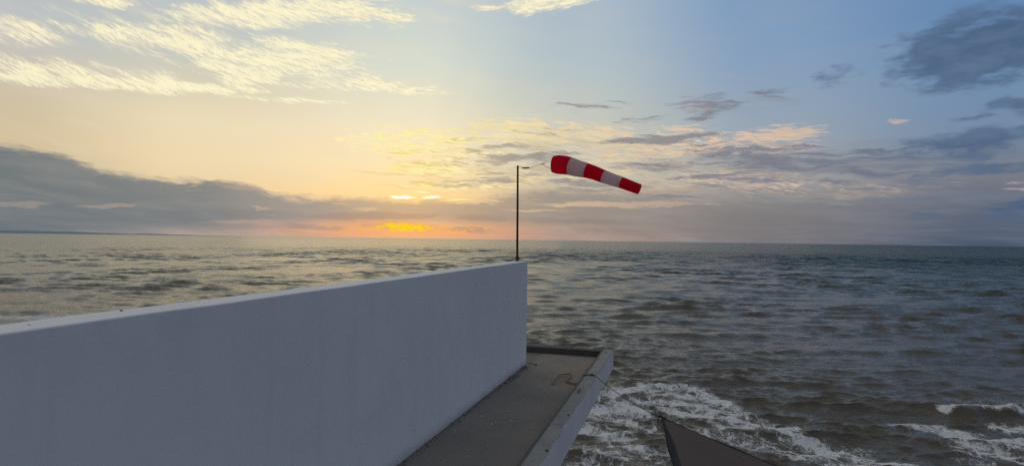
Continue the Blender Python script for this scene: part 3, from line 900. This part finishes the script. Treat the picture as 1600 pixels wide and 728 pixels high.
link('swivel_cap', bm, M_line, pole, True)

# ------------------------------------------------------------------ windsock
# skeleton of the sock in world metres, swung by the wind; the tail comes a little towards the camera
base_p = W(-2.307, 8.12, ZT)
right = Vector((1, 0, 0)); towards = Vector((0, -1, 0)); up = Vector((0, 0, 1))
def SP(rx, rz, ry): return base_p + right * (rx - 0.07 * max(0.0, (rx - 0.5) / 1.22)) + up * rz + towards * ry * 1.35
prof = [  # right, up, towards camera, radius
    (0.515, 1.422, 0.016, 0.1218), (0.579, 1.415, 0.036, 0.1365), (0.688, 1.404, 0.066, 0.1341), (0.770, 1.382, 0.096, 0.1262), (0.886, 1.346, 0.135, 0.1164), (1.002, 1.311, 0.175, 0.1066), (1.125, 1.267, 0.215, 0.0979), (1.238, 1.218, 0.254, 0.0910), (1.360, 1.170, 0.293, 0.0851), (1.479, 1.127, 0.333, 0.0793), (1.607, 1.076, 0.372, 0.0744), (1.725, 1.029, 0.412, 0.0705)]
keys = [(SP(a, b, c), rr) for a, b, c, rr in prof]
def sock_at(t):
    """position, radius at t in 0..1 along the sock"""
    f = t * (len(keys) - 1); i = min(int(f), len(keys) - 2); u = f - i
    p0, p1, p2, p3 = keys[max(i - 1, 0)], keys[i], keys[i + 1], keys[min(i + 2, len(keys) - 1)]
    def cr(a, b, c, d): return 0.5 * ((2 * b) + (c - a) * u + (2 * a - 5 * b + 4 * c - d) * u * u + (3 * b - a - 3 * c + d) * u ** 3)
    return cr(p0[0], p1[0], p2[0], p3[0]), cr(p0[1], p1[1], p2[1], p3[1])


sock = empty('windsock', keys[0][0])
tag(sock, 'red and white striped windsock blown out to the right of the pole', 'windsock')
SEG = 40
def ring(bm, t, grow=1.0, ins=0.0):
    p, rr = sock_at(t)
    pa, _ = sock_at(max(t - 0.02, 0)); pb, _ = sock_at(min(t + 0.02, 1))
    ax = (pb - pa).normalized()
    a = ax.cross(up).normalized(); b_ = a.cross(ax).normalized()
    vs = []
    for k in range(SEG):
        th = 2 * math.pi * k / SEG
        # soft wrinkles running along the cloth, deeper towards the tail
        wr = 1 + 0.020 * math.sin(5 * th + 9 * t) * (0.3 + t) + 0.04 * mnoise.noise((math.cos(th) * 2, math.sin(th) * 2, t * 7))
        rad = rr * grow * wr - ins
        vs.append(bm.verts.new(p + (a * math.cos(th) + b_ * math.sin(th)) * rad - keys[0][0]))
    return vs
bands = [(0.0, 0.268, 'red'), (0.268, 0.452, 'white'), (0.452, 0.636, 'red'), (0.636, 0.820, 'white'), (0.820, 1.0, 'red')]
for t0, t1, cname in bands:
    bm = bmesh.new()
    n = 10
    rows = [ring(bm, t0 + (t1 - t0) * i / n) for i in range(n + 1)]
    for i in range(n):
        for k in range(SEG):
            bm.faces.new((rows[i][k], rows[i][(k + 1) % SEG], rows[i + 1][(k + 1) % SEG], rows[i + 1][k]))
    o = link(cname + '_band', bm, M_red if cname == 'red' else M_white, sock, True)
# turned hem at the tail, hoop at the mouth, bridle lines
def hoop(t, rr_tube, grow):
    p, rr = sock_at(t)
    pa, _ = sock_at(max(t - 0.02, 0)); pb, _ = sock_at(min(t + 0.02, 1))
    ax = (pb - pa).normalized(); a = ax.cross(up).normalized(); b_ = a.cross(ax).normalized()
    bm = bmesh.new()
    R = []
    for k in range(36):
        th = 2 * math.pi * k / 36; c = a * math.cos(th) + b_ * math.sin(th)
        R.append([bm.verts.new(p - keys[0][0] + c * (rr * grow + rr_tube * math.cos(q * math.pi / 3)) + ax * rr_tube * math.sin(q * math.pi / 3)) for q in range(6)])
    for k in range(36):
        for q in range(6):
            bm.faces.new((R[k][q], R[(k + 1) % 36][q], R[(k + 1) % 36][(q + 1) % 6], R[k][(q + 1) % 6]))
    return bm
link('tail_hem', hoop(0.995, 0.004, 0.985), M_red, sock, True)
link('mouth_hoop', hoop(0.01, 0.005, 0.97), M_steel, sock, True)
hub = SP(0.160, 1.368, 0.0)
tip = SP(0.056, 1.366, 0.0)
bm = bmesh.new(); tube(bm, [tip - keys[0][0], hub - keys[0][0]], [0.0105, 0.0105], 10)
link('swivel_weight', bm, M_steel, sock, True)
knot = SP(0.335, 1.424, 0.01)
p, rr = sock_at(0.01)
bm = bmesh.new(); tube(bm, [hub - keys[0][0], knot - keys[0][0]], 0.0024, 6)
link('bridle_line', bm, M_line, sock, True)
bm = bmesh.new(); kk = knot - keys[0][0]
tube(bm, [kk - Vector((0.03, 0, 0.006)), kk, kk + Vector((0.04, 0, 0.008)), kk + Vector((0.055, 0, 0.010))], [0.0022, 0.0055, 0.004, 0.002], 8)
link('bridle_knot', bm, M_steel, sock, True)
ax = (sock_at(0.05)[0] - p).normalized(); a = ax.cross(up).normalized(); b_ = a.cross(ax).normalized()
for k in range(4):
    th = math.pi / 4 + k * math.pi / 2
    bm = bmesh.new(); tube(bm, [kk, p - keys[0][0] + (a * math.cos(th) + b_ * math.sin(th)) * rr * 0.97], 0.0016, 5)
    link('bridle_line', bm, M_line, sock, True)

# ------------------------------------------------------------------ rope on the roof floor
pts = [(-1.54, 7.12, 0.012), (-1.555, 7.28, 0.022), (-1.555, 7.45, 0.03), (-1.525, 7.58, 0.03), (-1.47, 7.64, 0.03), (-1.415, 7.65, 0.032), (-1.385, 7.60, 0.03), (-1.392, 7.50, 0.024), (-1.405, 7.40, 0.020), (-1.385, 7.30, 0.018), (-1.325, 7.24, 0.016), (-1.262, 7.22, 0.016), (-1.212, 7.24, 0.03), (-1.196, 7.30, 0.085), (-1.165, 7.345, 0.112), (-1.10, 7.372, 0.112)]
path = smooth_path(pts, 8)
bm = bmesh.new()
for s in range(3):          # three twisted strands
    strand = []
    for i, q in enumerate(path):
        t = (path[min(i + 1, len(path) - 1)] - path[max(i - 1, 0)]).normalized()
        aa = t.cross(Vector((0, 0, 1))).normalized(); bb = aa.cross(t)
        ph = i * 0.55 + s * 2.094
        strand.append(q + (aa * math.cos(ph) + bb * math.sin(ph)) * 0.005)
    tube(bm, strand, 0.0066, 6)
rope = link('rope', bm, M_rope, smooth=True, loc=(0, 0, ZF), rz=BR)
tag(rope, 'short bent piece of tan rope lying on the roof floor by the kerb', 'rope')

# cord from the kerb to the corner of the shade sail
A = Vector((1.593, 6.021, 7.964))
anchor = W(-1.081, 7.376, ZF + 0.106)
cord = empty('tie_cord', anchor)
tag(cord, 'thin dark cord knotted over the kerb and stretched to the shade sail', 'cord')
bm = bmesh.new()
bmesh.ops.create_icosphere(bm, subdivisions=2, radius=0.022)
for v in bm.verts: v.co = Vector((v.co.x * 1.15, v.co.y * 0.9, v.co.z * 0.7)) * (1 + 0.35 * mnoise.noise(v.co * 70))
link('knot', bm, M_cord, cord, True)
edge = W(-1.012, 7.30, ZF + 0.104) - anchor
end = A + Vector((-0.03, 0.02, 0.008)) - anchor
line = [Vector((0, 0, 0.004)), edge * 0.6 + Vector((0, 0, 0.004)), edge]
for i in range(1, 13):
    t = i / 12; q = edge.lerp(end, t); q.z -= 0.035 * 4 * t * (1 - t); line.append(q)
bm = bmesh.new(); tube(bm, line, 0.0042, 6); link('cord_line', bm, M_cord, cord, True)
bm = bmesh.new(); tube(bm, smooth_path([(0, 0, 0.0), W(-1.13, 7.36, ZF + 0.108) - anchor, W(-1.185, 7.31, ZF + 0.104) - anchor, W(-1.203, 7.30, ZF + 0.07) - anchor], 4), 0.0042, 6)
link('loose_end', bm, M_cord, cord, True)

# open screw hook in the kerb, and bits that lie about
hook = empty('screw_hook', W(-1.112, 6.512, ZF + 0.10), BR)
tag(hook, 'small rusty open hook screwed into the kerb top', 'hook')
bm = bmesh.new()
tube(bm, smooth_path([(0, 0, -0.02), (0, 0, 0.012), (0.016, 0.012, 0.03), (0.034, 0.0, 0.028), (0.036, -0.03, 0.022), (0.018, -0.045, 0.018), (0.0, -0.04, 0.016)], 6), 0.0042, 7)
link('bent_shank', bm, M_steel, hook, True)
bm = bmesh.new(); tube(bm, [(0, 0, -0.002), (0, 0, 0.004)], 0.012, 10); link('rose', bm, M_steel, hook, True)


def pebble(name, X, Y, z, s, label, cat, seed, flat=(1, 1, 1)):
    bm = bmesh.new(); bmesh.ops.create_icosphere(bm, subdivisions=2, radius=1.0)
    for v in bm.verts:
        v.co *= 1 + 0.35 * mnoise.noise(v.co * 1.6 + Vector((seed, 0, 0)))
        v.co = Vector((v.co.x * s * flat[0], v.co.y * s * flat[1], v.co.z * s * flat[2]))
    o = link(name, bm, M_stone, smooth=True, loc=W(X, Y, z + s * flat[2] * 0.7), rz=BR)
    tag(o, label, cat)
    return o


ztop = lambda y: ZT - 0.022 * (8.2 - y) / 7.0
pebble('pebble', -2.325, 1.92, ztop(1.92), 0.006, 'larger dark lump on the outer edge of the white wall top', 'pebble', 3, (1.4, 0.8, 0.75))
pebble('pebble', -2.275, 1.52, ztop(1.52), 0.0035, 'tiny dark speck on the near end of the white wall top', 'pebble', 9, (1.2, 0.8, 0.6))
pebble('pebble', -1.038, 4.62, ZF + 0.1, 0.012, 'dark lump on the outer edge of the kerb, nearest the camera', 'pebble', 5, (1.0, 1.2, 0.5))
pebble('pebble', -1.052, 5.62, ZF + 0.1, 0.008, 'small dark crumb on the kerb top below the hook', 'pebble', 6)
pebble('pebble', -1.10, 8.95, ZF + 0.1, 0.012, 'dark crumb on the kerb top by its seaward corner', 'pebble', 8, (1, 1, 0.5))

# ------------------------------------------------------------------ shade sail
B = Vector((1.00, 3.00, 7.00)); C = Vector((4.60, 4.20, 7.20))
sail = empty('shade_sail', A)
tag(sail, 'brown cloth shade sail stretched out below, one corner tied to the kerb', 'shade sail')
cen = (A + B + C) / 3
def bowed(p, q, t, depth):
    m = p.lerp(q, t); inward = (cen - (p + q) / 2).normalized()
    return m + inward * depth * 4 * t * (1 - t)
NR = 40; NS = 26
bm = bmesh.new()
grid = []
for i in range(NR + 1):
    t = i / NR
    L = bowed(A, B, t, 0.16); Rr = bowed(A, C, t, 0.05)
    row = []
    for k in range(NS + 1):
        s = k / NS
        q = L.lerp(Rr, s)
        if i == 0: q = A.lerp(A + Vector((0.012, -0.004, 0)), s)
        bow = 4 * s * (1 - s) * t
        q = q + (cen - (B + C) / 2).normalized() * 0.25 * 4 * s * (1 - s) * t ** 4
        q.z -= 0.05 * bow - 0.012 * mnoise.noise((t * 4, s * 4, 2.2)) * t
        row.append(bm.verts.new(q - A))
    grid.append(row)
for i in range(NR):
    for k in range(NS): bm.faces.new((grid[i][k], grid[i][k + 1], grid[i + 1][k + 1], grid[i + 1][k]))
o = link('sail_cloth', bm, M_sail, sail, True)
md = o.modifiers.new('thickness', 'SOLIDIFY'); md.thickness = 0.002
def hem(edge_fn, width, drop, mat, name, out):
    bm = bmesh.new(); rows = []
    for i in range(NR + 1):
        t = i / NR; q = edge_fn(t); f = min(1.0, 0.25 + t * 6)
        rows.append([bm.verts.new(q - A + Vector(out) * width * f * w_ + Vector((0, 0, 0.004 - drop * f * w_ + 0.004 * math.sin(t * 40) * w_))) for w_ in (-0.25, 0.0, 0.5, 1.0)])
    for i in range(NR):
        for k in range(3): bm.faces.new((rows[i][k], rows[i][k + 1], rows[i + 1][k + 1], rows[i + 1][k]))
    o = link(name, bm, mat, sail, True)
    md = o.modifiers.new('thickness', 'SOLIDIFY'); md.thickness = 0.003
    return o
h1 = hem(lambda t: bowed(A, B, t, 0.16), 0.045, 0.05, M_flap, 'hem', (-1, 0.0, 0)); h1['label'] = 'wide loose hem along the left edge'
h2 = hem(lambda t: bowed(A, C, t, 0.05), 0.014, 0.0, M_hem, 'hem', (0.4, 0.9, 0)); h2['label'] = 'black taped hem along the seaward edge'
bm = bmesh.new()
tube(bm, smooth_path([(-0.035, 0.02, 0.012), (-0.012, 0.012, 0.016), (0.0, 0, 0.006), (0.03, -0.02, 0.0)], 4), [0.011] * 13, 7)
tube(bm, smooth_path([(-0.03, 0.015, 0.01), (-0.045, 0.0, -0.015), (-0.05, -0.005, -0.045)], 4), 0.006, 6)
link('corner_knot', bm, M_hem, sail, True)

# ------------------------------------------------------------------ spray thrown up by the breaker on the right
bm = bmesh.new()
r = random.Random(12)
for _ in range(900):
    x = r.uniform(25.4, 31.6); lump = max(0.15, 0.5 + 0.5 * math.sin(x * 2.3) + 0.3 * math.sin(x * 5.1))
    y = 33.55 + r.gauss(0, 0.22) - 0.01 * (x - 28); z = 0.72 + abs(r.gauss(0, 0.17)) * lump
    s = r.uniform(0.006, 0.022)
    vs = [bm.verts.new((x + s * r.uniform(-1, 1), y + s * r.uniform(-1, 1), z + s * r.uniform(-1, 1))) for _ in range(4)]
    for f in ((0, 1, 2), (0, 3, 1), (1, 3, 2), (2, 3, 0)): bm.faces.new([vs[i] for i in f])
spray = link('sea_spray', bm, plain('white_spray', (0.75, 0.75, 0.75), 0.9, 0, 0.1, 3))
tag(spray, 'white spray torn off the crest of the brown breaker at the right', 'spray', kind='stuff')
